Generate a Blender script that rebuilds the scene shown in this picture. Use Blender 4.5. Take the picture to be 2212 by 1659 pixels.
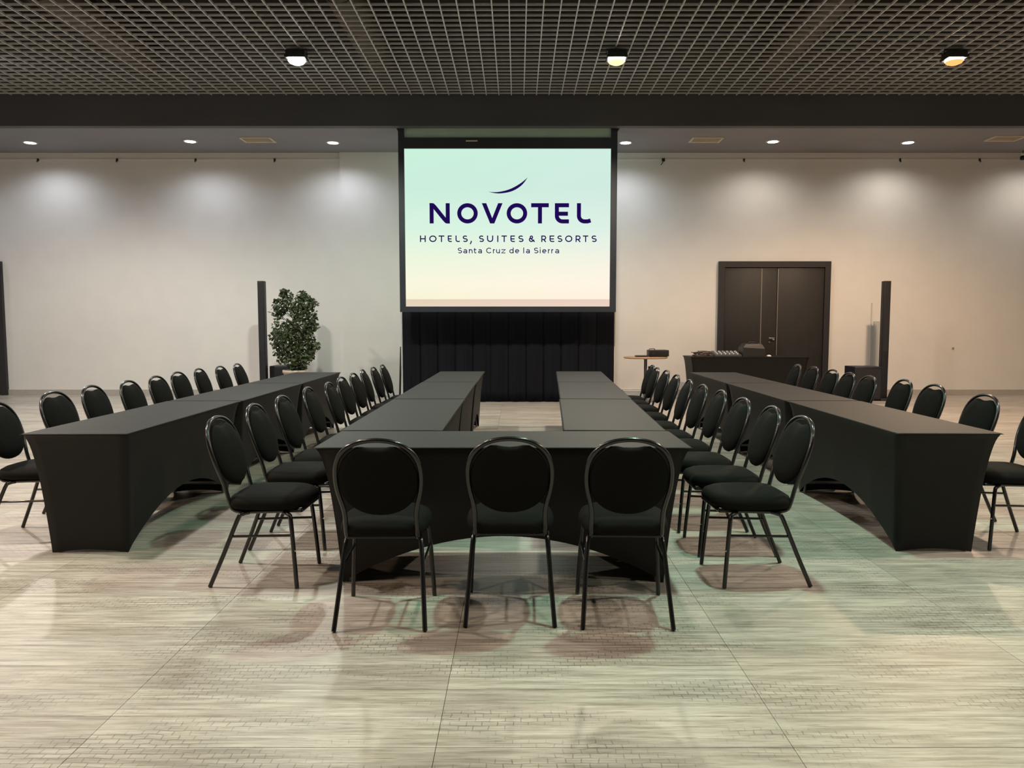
import bpy, bmesh, math, random
from mathutils import Vector, Matrix
random.seed(7)
for o in list(bpy.data.objects): bpy.data.objects.remove(o)
S = bpy.context.scene
COL = S.collection
PI = math.pi

# ------------------------------------------------------------------ camera
F, XC, HOR, H = 1640.0, 1118.0, 703.0, 1.385          # focal length, centre column and horizon row (px of 2212x1659), eye height
TH = math.atan((829.5 - HOR) / F)
cam = bpy.data.cameras.new('camera'); camo = bpy.data.objects.new('camera', cam); COL.objects.link(camo)
cam.sensor_width = 36; cam.lens = F / 2212 * 36; cam.shift_x = (1106 - XC) / 2212
cam.clip_start = .05; cam.clip_end = 200
camo.location = (0, 0, H); camo.rotation_euler = (PI/2 - TH, 0, 0)
S.camera = camo

# ------------------------------------------------------------------ world + exposure
w = bpy.data.worlds.new('world'); S.world = w; w.use_nodes = True
w.node_tree.nodes['Background'].inputs[0].default_value = (.5, .5, .52, 1)
w.node_tree.nodes['Background'].inputs[1].default_value = .05
S.view_settings.view_transform = 'Standard'; S.view_settings.look = 'None'
S.view_settings.exposure = 0.2; S.view_settings.gamma = 1.0; S.view_settings.use_curve_mapping = False

# lamp strengths (each light hangs in the lamp built further down)
WARM, PEACH, GREEN, WHITE, COOL, COOLG, PALEG = (1, .85, .69), (1, .70, .47), (.52, 1, .74), (1, .92, .83), (.84, .90, 1), (.94, 1, .88), (.92, 1, .84)
FLOODS = [  # x, y, watts, colour, beam angle, aim point on the floor (None: straight down)
    (-7.5, 10.94, 760, WHITE, 150, None), (-3.09, 10.94, 520, COOLG, 150, None), (1.385, 10.94, 620, WARM, 150, None), (6.11, 10.94, 1000, PEACH, 150, None),
    (-6.4, 4.5, 1250, WARM, 150, None), (-3.09, 4.5, 480, WHITE, 150, None), (1.385, 4.5, 540, GREEN, 130, None), (6.11, 4.5, 950, WARM, 150, None),
    (-6.4, 1.2, 760, PEACH, 150, None), (-2.6, 1.2, 170, WARM, 150, None), (1.385, 1.2, 190, WARM, 150, None), (6.11, 1.2, 380, PALEG, 150, None),
]
DOWN_W = 74
WALL_Y, SOF_Z, BEAM_Y, GRID_Z = 15.1, 4.74, 13.10, 5.242
X0, X1, Y0 = -13.5, 13.5, -5.0

# ------------------------------------------------------------------ helpers
def mat(name, col, rough=.6, metal=0., var=.08, scale=12., bump=0., stretch=(1, 1, 1), sheen=0., coat=0., spec=None):
    m = bpy.data.materials.new(name); m.use_nodes = True; nt = m.node_tree; b = nt.nodes['Principled BSDF']
    tc = nt.nodes.new('ShaderNodeTexCoord'); mp = nt.nodes.new('ShaderNodeMapping'); mp.inputs['Scale'].default_value = stretch
    n = nt.nodes.new('ShaderNodeTexNoise'); n.inputs['Scale'].default_value = scale; n.inputs['Detail'].default_value = 5
    nt.links.new(tc.outputs['Object'], mp.inputs[0]); nt.links.new(mp.outputs[0], n.inputs['Vector'])
    r = nt.nodes.new('ShaderNodeValToRGB')
    r.color_ramp.elements[0].position = .3; r.color_ramp.elements[1].position = .7
    r.color_ramp.elements[0].color = (*[c * (1 - var) for c in col], 1)
    r.color_ramp.elements[1].color = (*[min(1, c * (1 + var)) for c in col], 1)
    nt.links.new(n.outputs['Fac'], r.inputs[0]); nt.links.new(r.outputs[0], b.inputs['Base Color'])
    b.inputs['Roughness'].default_value = rough; b.inputs['Metallic'].default_value = metal
    if sheen: b.inputs['Sheen Weight'].default_value = sheen; b.inputs['Sheen Roughness'].default_value = .4
    if coat: b.inputs['Coat Weight'].default_value = coat
    if spec is not None: b.inputs['Specular IOR Level'].default_value = spec
    if bump:
        bp = nt.nodes.new('ShaderNodeBump'); bp.inputs['Strength'].default_value = bump; bp.inputs['Distance'].default_value = .004
        nt.links.new(n.outputs['Fac'], bp.inputs['Height']); nt.links.new(bp.outputs[0], b.inputs['Normal'])
    return m

def emis(name, col, st):
    m = bpy.data.materials.new(name); m.use_nodes = True; nt = m.node_tree
    nt.nodes.remove(nt.nodes['Principled BSDF'])
    e = nt.nodes.new('ShaderNodeEmission'); e.inputs[0].default_value = (*col, 1); e.inputs[1].default_value = st
    nt.links.new(e.outputs[0], nt.nodes['Material Output'].inputs[0])
    return m

class MB:
    """collects shapes, build() links them as one mesh object"""
    def __init__(s): s.v = []; s.f = []; s.sm = []
    def add(s, vs, fs, smooth=False):
        k = len(s.v); s.v += [tuple(p) for p in vs]; s.f += [tuple(i + k for i in f) for f in fs]; s.sm += [smooth] * len(fs); return s
    def box(s, a, b):
        (x0, y0, z0), (x1, y1, z1) = a, b
        return s.add([(x0,y0,z0),(x1,y0,z0),(x1,y1,z0),(x0,y1,z0),(x0,y0,z1),(x1,y0,z1),(x1,y1,z1),(x0,y1,z1)],
                     [(3,2,1,0),(4,5,6,7),(0,1,5,4),(1,2,6,5),(2,3,7,6),(3,0,4,7)])
    def cbox(s, c, d): return s.box([c[i]-d[i]/2 for i in range(3)], [c[i]+d[i]/2 for i in range(3)])
    def rbox(s, c, d, r=.01):
        bm = bmesh.new(); bmesh.ops.create_cube(bm, size=1)
        for v in bm.verts: v.co = Vector((v.co.x*d[0], v.co.y*d[1], v.co.z*d[2])) + Vector(c)
        bmesh.ops.bevel(bm, geom=bm.edges[:], offset=r, segments=2, affect='EDGES', profile=.6)
        s.bm(bm, True); return s
    def bm(s, bm, smooth=False):
        bm.verts.index_update()
        s.add([v.co[:] for v in bm.verts], [[v.index for v in f.verts] for f in bm.faces], smooth); bm.free(); return s
    def tube(s, pts, r, n=8, closed=False, cap=True):
        pts = [Vector(p) for p in pts]; N = len(pts); vs = []; fs = []; up = None
        for i, p in enumerate(pts):
            t = (pts[(i+1) % N] - pts[i-1]) if closed else (pts[min(i+1, N-1)] - pts[max(i-1, 0)])
            t.normalize()
            if up is None: up = Vector((0, 0, 1)) if abs(t.z) < .9 else Vector((0, 1, 0))
            a = t.cross(up)
            if a.length < 1e-5: a = t.orthogonal()
            a.normalize(); up = a.cross(t).normalized()
            rr = r[i] if isinstance(r, (list, tuple)) else r
            for k in range(n):
                q = 2*PI*k/n; vs.append(p + a*math.cos(q)*rr + up*math.sin(q)*rr)
        for i in range(N if closed else N-1):
            for k in range(n):
                j = (i+1) % N
                fs.append((i*n+k, i*n+(k+1) % n, j*n+(k+1) % n, j*n+k))
        s.add(vs, fs, True)
        if cap and not closed:
            s.add([vs[k] for k in range(n)], [tuple(range(n))[::-1]]); s.add([vs[(N-1)*n+k] for k in range(n)], [tuple(range(n))])
        return s
    def lathe(s, prof, c=(0, 0, 0), n=20, smooth=True):
        vs = []; fs = []; M = len(prof)
        for (r, z) in prof:
            for k in range(n): vs.append((c[0]+r*math.cos(2*PI*k/n), c[1]+r*math.sin(2*PI*k/n), c[2]+z))
        for i in range(M-1):
            for k in range(n): fs.append((i*n+k, i*n+(k+1) % n, (i+1)*n+(k+1) % n, (i+1)*n+k))
        s.add(vs, fs, smooth)
        s.add(vs[:n], [tuple(range(n))[::-1]]); s.add(vs[-n:], [tuple(range(n))])
        return s
    def mesh(s, name):
        me = bpy.data.meshes.new(name); me.from_pydata(s.v, [], s.f); me.update()
        me.polygons.foreach_set('use_smooth', s.sm); return me
    def build(s, name, m, parent=None, loc=(0, 0, 0)):
        return put(name, s.mesh(name), m, parent, loc)

def put(name, me, m=None, parent=None, loc=(0, 0, 0)):
    if m is not None and not me.materials: me.materials.append(m)
    o = bpy.data.objects.new(name, me); COL.objects.link(o); o.location = loc
    if parent: o.parent = parent
    return o
def tag(o, label=None, cat=None, group=None, kind=None):
    if label: o['label'] = label
    if cat: o['category'] = cat
    if group: o['group'] = group
    if kind: o['kind'] = kind
    return o
def thing(name, label, cat, loc=(0, 0, 0), rz=0, group=None):
    o = bpy.data.objects.new(name, None); COL.objects.link(o); o.location = loc; o.rotation_euler = (0, 0, rz)
    o.empty_display_size = .1
    return tag(o, label, cat, group)
def copy_tree(o, parent=None):
    c = o.copy(); COL.objects.link(c)
    if parent: c.parent = parent
    for ch in list(o.children): copy_tree(ch, c)
    return c
def spline(pts, k=5, closed=False):
    P = [Vector(p) for p in pts]; out = []; n = len(P)
    for i in range(n if closed else n-1):
        if closed: a, b, c, d = P[i-1], P[i], P[(i+1) % n], P[(i+2) % n]
        else: a, b, c, d = P[max(i-1, 0)], P[i], P[i+1], P[min(i+2, n-1)]
        for j in range(k):
            t = j/k
            out.append(.5*((2*b) + (c-a)*t + (2*a-5*b+4*c-d)*t*t + (3*b-a-3*c+d)*t**3))
    if not closed: out.append(P[-1])
    return out
ORD = ['nearest', 'second-nearest', 'third-nearest', 'fourth-nearest', 'fifth-nearest', 'sixth-nearest', 'seventh-nearest',
       'eighth-nearest', 'ninth-nearest', 'farthest']

# ------------------------------------------------------------------ materials
M_wall = mat('wall_paint', (.74, .72, .69), .75, var=.02, scale=3, spec=.3)
M_soffit = mat('soffit_paint', (.25, .245, .265), .8, var=.04, scale=2)
M_beam = mat('beam_paint', (.075, .078, .085), .6, var=.10, scale=2, stretch=(.3, 1, 1))
M_blade = mat('grid_blade_metal', (.55, .545, .54), .45, .1, var=.12, scale=6)
M_void = mat('plenum_dark', (.018, .0155, .0145), .9, var=.5, scale=1.2)
M_duct = mat('duct_brown', (.10, .075, .06), .6, .2, var=.3, scale=2)
M_rear = mat('rear_wall_dark', (.06, .055, .05), .7, var=.1, scale=2)
M_base = mat('baseboard_paint', (.42, .39, .35), .6, var=.05)
M_cloth = mat('stretch_cloth_black', (.0055, .0050, .0047), .58, var=.12, scale=40, bump=.05, spec=.30)
M_fabric = mat('chair_fabric_black', (.0062, .0062, .0057), .8, var=.2, scale=220, bump=.25, spec=.1)
M_tube = mat('chair_tube_black', (.009, .0095, .011), .24, .0, var=.1, scale=20, coat=.3)
M_chrome = mat('chrome', (.75, .74, .72), .2, 1., var=.03)
M_board = mat('table_board', (.30, .22, .15), .5, var=.15, scale=8, stretch=(1, 12, 12))
M_leg = mat('table_leg_steel', (.20, .20, .21), .35, .8, var=.05)
M_drape = mat('drape_black', (.008, .009, .013), .85, var=.2, scale=3, stretch=(8, 8, .3), spec=.1)
M_frame = mat('screen_frame_bluegrey', (.026, .032, .044), .5, var=.1, scale=3)
M_green = mat('valance_greygreen', (.56, .78, .66), .8, var=.06, scale=4)
M_door = mat('door_veneer_dark', (.020, .018, .017), .5, var=.15, scale=3, stretch=(10, 10, 1))
M_dframe = mat('door_frame_dark', (.020, .019, .022), .5, var=.1)
M_groove = mat('door_inlay_metal', (.42, .40, .38), .35, .8, var=.05)
M_vent = mat('vent_tan', (.68, .60, .48), .6, var=.04)
M_black = mat('black_plastic', (.012, .0121, .0124), .45, var=.12, scale=30)
M_pblack = mat('speaker_black', (.0122, .0126, .02), .5, var=.12, scale=60)
M_grille = mat('speaker_grille', (.016, .017, .020), .7, var=.3, scale=400)
M_wood = mat('bistro_wood', (.42, .24, .12), .45, var=.2, scale=5, stretch=(1, 10, 10))
M_pole = mat('bistro_pole_grey', (.12, .115, .115), .4, .6, var=.06)
M_pale = mat('pale_plastic', (.56, .55, .53), .5, var=.05)
M_white = mat('white_plastic', (.8, .8, .78), .4, var=.02)
M_leaf = mat('leaf_green', (.058, .085, .034), .5, var=.6, scale=22)
M_bark = mat('bark', (.10, .07, .045), .8, var=.3, scale=20)
M_pot = mat('pot_beige', (.50, .43, .34), .6, var=.06)
M_soil = mat('soil', (.05, .035, .025), .95, var=.4, scale=30)
M_ink = emis('ink_navy', (.012, .003, .075), 1)
M_bulbw = emis('downlight_glow', (1, .97, .93), 9)

def floor_mat():
    m = bpy.data.materials.new('floor_plank'); m.use_nodes = True; nt = m.node_tree; N = nt.nodes.new; L = nt.links.new
    b = nt.nodes['Principled BSDF']
    geo = N('ShaderNodeNewGeometry')
    def mapping(sc, loc=(0, 0, 0)):
        mp = N('ShaderNodeMapping'); mp.inputs['Scale'].default_value = sc; mp.inputs['Location'].default_value = loc
        L(geo.outputs['Position'], mp.inputs[0]); return mp
    def noise(sc, s, det=6, rough=.6):
        n = N('ShaderNodeTexNoise'); n.inputs['Scale'].default_value = s; n.inputs['Detail'].default_value = det
        n.inputs['Roughness'].default_value = rough; L(mapping(sc).outputs[0], n.inputs['Vector']); return n
    def ramp(src, p0, p1, c0, c1):
        r = N('ShaderNodeValToRGB'); r.color_ramp.elements[0].position = p0; r.color_ramp.elements[1].position = p1
        r.color_ramp.elements[0].color = (*c0, 1); r.color_ramp.elements[1].color = (*c1, 1); L(src, r.inputs[0]); return r
    def mul(a, bb, fac=1.):
        x = N('ShaderNodeMix'); x.data_type = 'RGBA'; x.blend_type = 'MULTIPLY'; x.inputs[0].default_value = fac
        L(a, x.inputs[6]); L(bb, x.inputs[7]); return x
    # each plank its own tone
    mp = mapping((1/PW, 1/PD, 1), (-PX/PW, -PY/PD, 0)); fl = N('ShaderNodeVectorMath'); fl.operation = 'FLOOR'
    L(mp.outputs[0], fl.inputs[0]); wn = N('ShaderNodeTexWhiteNoise'); wn.noise_dimensions = '2D'; L(fl.outputs[0], wn.inputs['Vector'])
    base = ramp(wn.outputs['Value'], 0, 1, (.385, .350, .310), (.475, .445, .400))
    # long grain streaks along x
    s1 = noise((1.1, 16, 1), 2.2); g1 = ramp(s1.outputs['Fac'], .36, .62, (.64, .62, .60), (1.12, 1.12, 1.12))
    s2 = noise((3.2, 60, 1), 1.6, 8, .7); g2 = ramp(s2.outputs['Fac'], .30, .60, (.60, .58, .56), (1.08, 1.08, 1.08))
    s3 = noise((2.0, 44, 1), 3.1, 3); g3 = ramp(s3.outputs['Fac'], .345, .385, (.36, .34, .32), (1, 1, 1))
    c = mul(base.outputs[0], g1.outputs[0], .9); c = mul(c.outputs[2], g2.outputs[0], .8); c = mul(c.outputs[2], g3.outputs[0], .6)
    # patches of small crackled cells
    br = N('ShaderNodeTexBrick'); br.inputs['Scale'].default_value = 1; br.inputs['Mortar Size'].default_value = .0022
    br.inputs['Brick Width'].default_value = .055; br.inputs['Row Height'].default_value = .028; br.inputs['Mortar Smooth'].default_value = .4
    br.inputs['Color1'].default_value = (1, 1, 1, 1); br.inputs['Color2'].default_value = (.9, .9, .9, 1); br.inputs['Mortar'].default_value = (.42, .41, .39, 1)
    wob = N('ShaderNodeTexNoise'); wob.inputs['Scale'].default_value = 9; L(geo.outputs['Position'], wob.inputs['Vector'])
    ad = N('ShaderNodeMixRGB'); ad.blend_type = 'ADD'; ad.inputs[0].default_value = .03; L(geo.outputs['Position'], ad.inputs[1]); L(wob.outputs['Color'], ad.inputs[2])
    L(ad.outputs[0], br.inputs['Vector'])
    pm = noise((.9, 3.2, 1), 1.3, 2); pr = ramp(pm.outputs['Fac'], .47, .58, (0, 0, 0), (.85, .85, .85))
    x = N('ShaderNodeMix'); x.data_type = 'RGBA'; x.blend_type = 'MULTIPLY'; L(pr.outputs[0], x.inputs[0]); L(c.outputs[2], x.inputs[6]); L(br.outputs['Color'], x.inputs[7])
    L(x.outputs[2], b.inputs['Base Color'])
    b.inputs['Roughness'].default_value = .36; b.inputs['Specular IOR Level'].default_value = .45
    bp = N('ShaderNodeBump'); bp.inputs['Strength'].default_value = .25; bp.inputs['Distance'].default_value = .004
    L(s2.outputs['Fac'], bp.inputs['Height']); L(bp.outputs[0], b.inputs['Normal'])
    return m
PW, PD, PX, PY = 1.176, .2, -.269, 2.0        # plank length / width and where the joints run
M_floor = floor_mat()
M_sub = mat('floor_joint', (.20, .18, .16), .9, var=.1)

# ------------------------------------------------------------------ the setting
fl = MB().box((X0, Y0, -.12), (X1, WALL_Y, -.008)).build('floor', M_sub); tag(fl, 'pale grey-beige plank floor of the hall', 'floor', kind='structure')
gap = .0011
pm_ = MB().box((gap, gap, -.008), (PW-gap, PD-gap, 0)).mesh('plank'); pm_.materials.append(M_floor)
rest = MB()
c0, c1 = math.floor((X0-PX)/PW), math.ceil((X1-PX)/PW)
r0, r1 = math.floor((Y0-PY)/PD), math.ceil((WALL_Y-PY)/PD)
for ci in range(c0, c1):
    for ri in range(r0, r1):
        x, y = PX+ci*PW, PY+ri*PD
        if -4 <= ci <= 4 and 1 <= ri <= 33: put('plank', pm_, None, fl, (x, y, 0))
        else:
            xa, xb, ya, yb = max(x, X0)+gap, min(x+PW, X1)-gap, max(y, Y0)+gap, min(y+PD, WALL_Y)-gap
            if xb > xa and yb > ya: rest.box((xa, ya, -.008), (xb, yb, 0))
tag(rest.build('plank_field', M_floor, fl), kind='stuff')

tag(MB().box((X0-.2, WALL_Y, -.12), (X1+.2, WALL_Y+.2, 6.4)).build('wall_back', M_wall), 'long off-white wall behind the screen', 'wall', kind='structure')
tag(MB().box((X0-.2, Y0, -.12), (X0, WALL_Y, 6.4)).build('wall_left', M_wall), 'off-white side wall left of the hall', 'wall', kind='structure')
tag(MB().box((X1, Y0, -.12), (X1+.2, WALL_Y, 6.4)).build('wall_right', M_wall), 'off-white side wall right of the hall', 'wall', kind='structure')
tag(MB().box((X0-.2, Y0-.2, -.12), (X1+.2, Y0, 6.4)).build('wall_front', M_rear), 'dark wall behind the viewer', 'wall', kind='structure')
tag(MB().box((X0-.2, Y0-.2, 6.4), (X1+.2, WALL_Y+.2, 6.5)).build('ceiling', M_void), 'dark ceiling slab above the open metal grid', 'ceiling', kind='structure')
# lowered ceiling strip + dark bulkhead along the back wall
tag(MB().box((X0, BEAM_Y+.34, SOF_Z), (X1, WALL_Y, SOF_Z+.1)).box((X0, BEAM_Y+.16, SOF_Z), (-2.07, BEAM_Y+.34, SOF_Z+.1)).box((1.74, BEAM_Y+.16, SOF_Z), (X1, BEAM_Y+.34, SOF_Z+.1)).build('ceiling_soffit', M_soffit), 'grey lowered ceiling strip with downlights along the back wall', 'ceiling', kind='structure')
tag(MB().box((X0, BEAM_Y, SOF_Z), (X1, BEAM_Y+.16, 6.4)).build('trim_1', M_beam), 'dark bulkhead between grid ceiling and lowered strip', 'bulkhead', kind='structure')
# shallow wall projection left of the screen
tag(MB().box((-3.46, WALL_Y-.05, 0), (-1.0, WALL_Y, SOF_Z)).build('trim_2', M_wall), 'shallow flat wall projection left of the screen', 'wall panel', kind='structure')
rail = MB()
rail.box((X0, WALL_Y-.012, 4.60), (-3.46, WALL_Y, 4.625)); rail.box((-1.0, WALL_Y-.012, 4.60), (X1, WALL_Y, 4.625))
tag(rail.build('trim_3', M_wall), 'thin white picture rail high on the back wall', 'rail', kind='structure')
bb = MB()
for a, b in ((X0, -12.45), (-10.15, -3.46), (-1.0, 3.96), (6.157, X1)): bb.box((a, WALL_Y-.02, 0), (b, WALL_Y, .11))
tag(bb.build('baseboard_back', M_base), 'beige-grey baseboard along the back wall', 'baseboard', kind='structure')
for nm, xa in (('baseboard_left', X0), ('baseboard_right', X1-.02)):
    tag(MB().box((xa, Y0, 0), (xa+.02, WALL_Y-.03, .11)).build(nm, M_base), 'beige-grey baseboard along a side wall', 'baseboard', kind='structure')

# open-cell grid ceiling: every blade a part
grid = thing('ceiling_grid', 'open grey metal lattice ceiling with dark void above', 'ceiling'); grid['kind'] = 'structure'
GX, GY, BH, BT = .21, .16, .027, .015
YN = 6.0
la = MB().box((-BT/2, YN, GRID_Z), (BT/2, BEAM_Y, GRID_Z+BH)).mesh('long_blade'); la.materials.append(M_blade)
i = 0; x = -1.363-49*GX
while x < 11.2:
    put('long_blade', la, None, grid, (x, 0, 0)); x += GX
XA, XB = -1.363-49*GX, x-GX
cb = MB().box((XA, -BT/2*.7, .001), (XB, BT/2*.7, BH-.001)).mesh('cross_blade'); cb.materials.append(M_blade)
y = BEAM_Y-.08
while y > YN: put('cross_blade', cb, None, grid, (0, y, GRID_Z)); y -= GY
far = MB(); xx = XA
while xx < XB+.01: far.box((xx-BT/2, Y0, GRID_Z), (xx+BT/2, YN, GRID_Z+BH)); xx += GX
while y > Y0: far.box((XA, y-.005, GRID_Z), (XB, y+.005, GRID_Z+BH)); y -= GY
for sx, a, b in ((-1, X0, XA), (1, XB, X1)):
    yy = BEAM_Y-.08
    while yy > Y0: far.box((a, yy-.005, GRID_Z), (b, yy+.005, GRID_Z+BH)); yy -= GY
    xx = a+GX/2
    while xx < b: far.box((xx-BT/2, Y0, GRID_Z), (xx+BT/2, BEAM_Y, GRID_Z+BH)); xx += GX
tag(far.build('blade_field', M_blade, grid), kind='stuff')

# ducts in the void
def duct(x, r, z, label):
    t = thing('air_duct', label, 'duct', (x, 0, 0), 0, 'ducts above the grid')
    MB().tube([(0, 4, z), (0, 8, z), (0, BEAM_Y-.05, z)], r, 16).build('pipe', M_duct, t)
    for k in range(8): MB().tube([(0, 4.6+k*1.1, z), (0, 4.66+k*1.1, z)], r+.012, 16).build('collar', M_duct, t)
duct(-2.3, .24, 5.75, 'brown round air duct in the void left of centre'); duct(-6.2, .26, 5.8, 'brown round air duct in the void far left'); duct(4.3, .22, 5.8, 'brown round air duct in the void right of centre')

# doors
def door(name, xa, xb, ztop, label):
    d = bpy.data.objects.new(name, None); COL.objects.link(d); d.location = (0, WALL_Y, 0); tag(d, label, 'door', kind='structure')
    fw = .115
    fr = MB(); fr.box((xa, -.07, 0), (xa+fw, 0, ztop)); fr.box((xb-fw, -.07, 0), (xb, 0, ztop)); fr.box((xa+fw, -.07, ztop-fw), (xb-fw, 0, ztop))
    fr.build('door_frame', M_dframe, d)
    mid = xa + (xb-xa)*.525
    for k, (a, b) in enumerate(((xa+fw+.004, mid-.003), (mid+.003, xb-fw-.004))):
        lf = MB().rbox(((a+b)/2, -.022, (ztop-fw)/2+.002), (b-a, .04, ztop-fw-.012), .006).build('door_leaf', M_door, d)
        if k == 0:
            MB().box((b-.31, -.0445, .02), (b-.295, -.0425, ztop-fw-.03)).build('inlay_strip', M_groove, lf)
        else:
            MB().box((a+.005, -.0445, .02), (a+.02, -.0425, ztop-fw-.03)).build('inlay_strip', M_groove, lf)
    hx = mid-.05
    h = MB().rbox((hx, -.046, 1.12), (.04, .008, .05), .003); h.tube([(hx, -.045, 1.135), (hx, -.10, 1.135)], .009, 8); h.tube([(hx, -.098, 1.135), (hx-.11, -.098, 1.137)], .009, 8)
    h.build('handle', M_chrome, d)
    MB().tube([(hx-.08, -.042, 1.055), (hx-.08, -.052, 1.055)], .02, 12).build('lock_cylinder', M_chrome, d)
    return d
door('door_2', 3.959, 6.157, 2.64, 'dark double door in the back wall behind the equipment table')
door('door_1', -12.45, -10.15, 2.64, 'dark door at the left edge of the back wall')

# ------------------------------------------------------------------ ceiling fittings
def flood(x, y, watts, col, ang, aim, label):
    t = thing('ceiling_floodlight', label, 'ceiling light', (x, y, GRID_Z), 0, 'floodlights under the grid ceiling')
    hs = MB(); hs.rbox((0, 0, -.085), (.26, .22, .09), .015); hs.build('housing', M_black, t)
    yk = MB(); yk.tube([(-.145, 0, -.085), (-.145, 0, -.01), (.145, 0, -.01), (.145, 0, -.085)], .008, 6); yk.build('yoke', M_black, t)
    MB().lathe([(.02, -.178), (.119, -.172), (.119, -.13)], n=20).build('lens', emis('flood_glow', tuple(.25+.75*c for c in col), 26), t)
    MB().lathe([(.01, -.222), (.06, -.216), (.10, -.198), (.116, -.178), (.02, -.179)], n=20).build('diffuser', emis('diffuser_glow', tuple(c**3 for c in col), 1.6), t)
    bz = MB()
    for a, b in (((-.14, -.12), (.14, -.10)), ((-.14, .10), (.14, .12)), ((-.14, -.10), (-.12, .10)), ((.12, -.10), (.14, .10))):
        bz.box((a[0], a[1], -.15), (b[0], b[1], -.115))
    bz.build('bezel', M_black, t)
    l = bpy.data.lights.new('flood_beam', 'SPOT'); l.energy = watts; l.color = col; l.spot_size = math.radians(ang); l.spot_blend = .5; l.shadow_soft_size = .10
    lo = bpy.data.objects.new('flood_beam', l); COL.objects.link(lo); lo.parent = t; lo.location = (0, 0, -.24)
    if aim: lo.rotation_euler = Vector((aim[0]-x, aim[1]-y, .24-GRID_Z)).to_track_quat('-Z', 'Y').to_euler()
cn = {-7.5: 'far left', -6.4: 'far left', -3.09: 'left of centre', -3.1: 'left of centre', -2.6: 'left of centre', .6: 'at the centre', 1.385: 'right of centre', 6.11: 'far right'}
rn = {10.94: 'in the row nearest the bulkhead', 4.5: 'over the middle of the tables', 1.2: 'over the near floor', -2.6: 'behind the viewer'}
for x, y, wt, c, ang, aim in FLOODS:
    kind = {WARM: 'warm', PEACH: 'orange-warm', GREEN: 'green', COOLG: 'greenish-white', PALEG: 'pale greenish', WHITE: 'white'}[c]
    flood(x, y, wt, c, ang, aim, '%s glowing square floodlight under the grid, %s, %s' % (kind, cn[x], rn[y]))

DL = [(-8.956, 14.25, 'leftmost in view'), (-5.973, 14.15, 'second from the left'), (-3.391, 14.25, 'just left of the screen'),
      (1.986, 14.25, 'just right of the screen'), (4.667, 14.17, 'above the double door'), (7.172, 14.24, 'rightmost in view'), (9.95, 14.2, 'beyond the right edge of view'), (-11.6, 14.2, 'beyond the left edge of view')]
for x, y, pl in DL:
    t = thing('downlight', 'bright recessed white downlight in the lowered ceiling strip, ' + pl, 'ceiling light', (x, y, SOF_Z), 0, 'downlights in the lowered ceiling')
    MB().lathe([(.085, 0), (.125, 0), (.125, -.012), (.085, -.012)], n=24).build('trim_ring', M_white, t)
    MB().lathe([(.02, -.016), (.095, -.014), (.095, -.004), (.02, -.004)], n=24).build('lens', M_bulbw, t)
    l = bpy.data.lights.new('downlight_beam', 'SPOT'); l.energy = DOWN_W; l.color = COOL if x < 3 else WHITE
    l.spot_size = math.radians(154); l.spot_blend = .75; l.shadow_soft_size = .07
    lo = bpy.data.objects.new('downlight_beam', l); COL.objects.link(lo); lo.parent = t; lo.location = (0, 0, -.03)
for x, y, pl in ((-4.696, 14.03, 'left of the screen'), (3.407, 14.03, 'right of the screen'), (8.757, 13.93, 'at the right edge')):
    t = thing('ceiling_vent', 'tan rectangular air vent in the lowered ceiling strip, ' + pl, 'vent', (x, y, SOF_Z), 0, 'vents in the lowered ceiling')
    f = MB()
    for a, b in (((-.28, -.18), (.28, -.15)), ((-.28, .15), (.28, .18)), ((-.28, -.15), (-.25, .15)), ((.25, -.15), (.28, .15))): f.box((*a, -.02), (*b, 0))
    f.build('vent_frame', M_vent, t)
    for k in range(6):
        s = MB().cbox((0, 0, 0), (.50, .046, .008)).build('slat', M_vent, t, (0, -.125+k*.05, -.011)); s.rotation_euler.x = .25
for px, hl in ((-9.34, 'leftmost'), (-7.8, 'second from the left'), (-6.27, 'third from the left'), (-4.73, 'nearest the screen on its left'), (4.41, 'above the double door'), (7.45, 'second from the right'), (9.0, 'rightmost')):
    t = thing('wall_hook', 'small dark hook on the high picture rail, ' + hl, 'hook', (px, WALL_Y-.012, 4.60), 0, 'hooks along the picture rail')
    m = MB(); m.rbox((0, -.012, .0), (.035, .022, .05), .005); m.tube(spline([(0, -.02, -.02), (0, -.03, -.045), (0, -.05, -.045), (0, -.055, -.02)]), .006, 6); m.build('hook', M_black, t)
t = thing('wall_hook', 'larger black hook with a short cord right of the screen top', 'hook', (2.84, WALL_Y-.012, 4.60), 0, 'hooks along the picture rail')
MB().rbox((0, -.015, 0), (.06, .03, .06), .008).build('hook', M_black, t); MB().tube(spline([(0, -.03, -.02), (-.02, -.03, -.06), (-.05, -.03, -.1)]), .008, 6).build('cord', M_black, t)
t = thing('track_spotlight', 'tiny black and white spotlight hanging at the right edge', 'ceiling light', (9.72, 14.9, SOF_Z), 0)
MB().tube([(0, 0, 0), (0, 0, -.06)], .008, 8).build('stem', M_black, t)
MB().lathe([(.03, -.18), (.045, -.17), (.045, -.11), (.02, -.10)], n=14).build('shade', M_black, t)
MB().lathe([(.02, -.10), (.035, -.095), (.03, -.055), (.01, -.05)], n=14).build('collar', M_white, t)
t = thing('wall_socket', 'small wall plate low on the wall at far right', 'socket', (8.649, WALL_Y, .935))
MB().rbox((0, -.006, 0), (.05, .012, .05), .003).build('plate', M_pale, t); MB().rbox((0, -.014, 0), (.03, .006, .012), .002).build('plug_slot', M_black, t)
t = thing('wall_strip', 'pale grey vertical strip on wall beside right column', 'trunking', (7.105, WALL_Y, .45))  # flat grey upright strip with a thin pale line beside it
MB().rbox((0, -.02, .52), (.11, .04, 1.0), .004).build('cover', mat('strip_grey', (.45, .46, .45), .5, var=.03), t)
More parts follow.
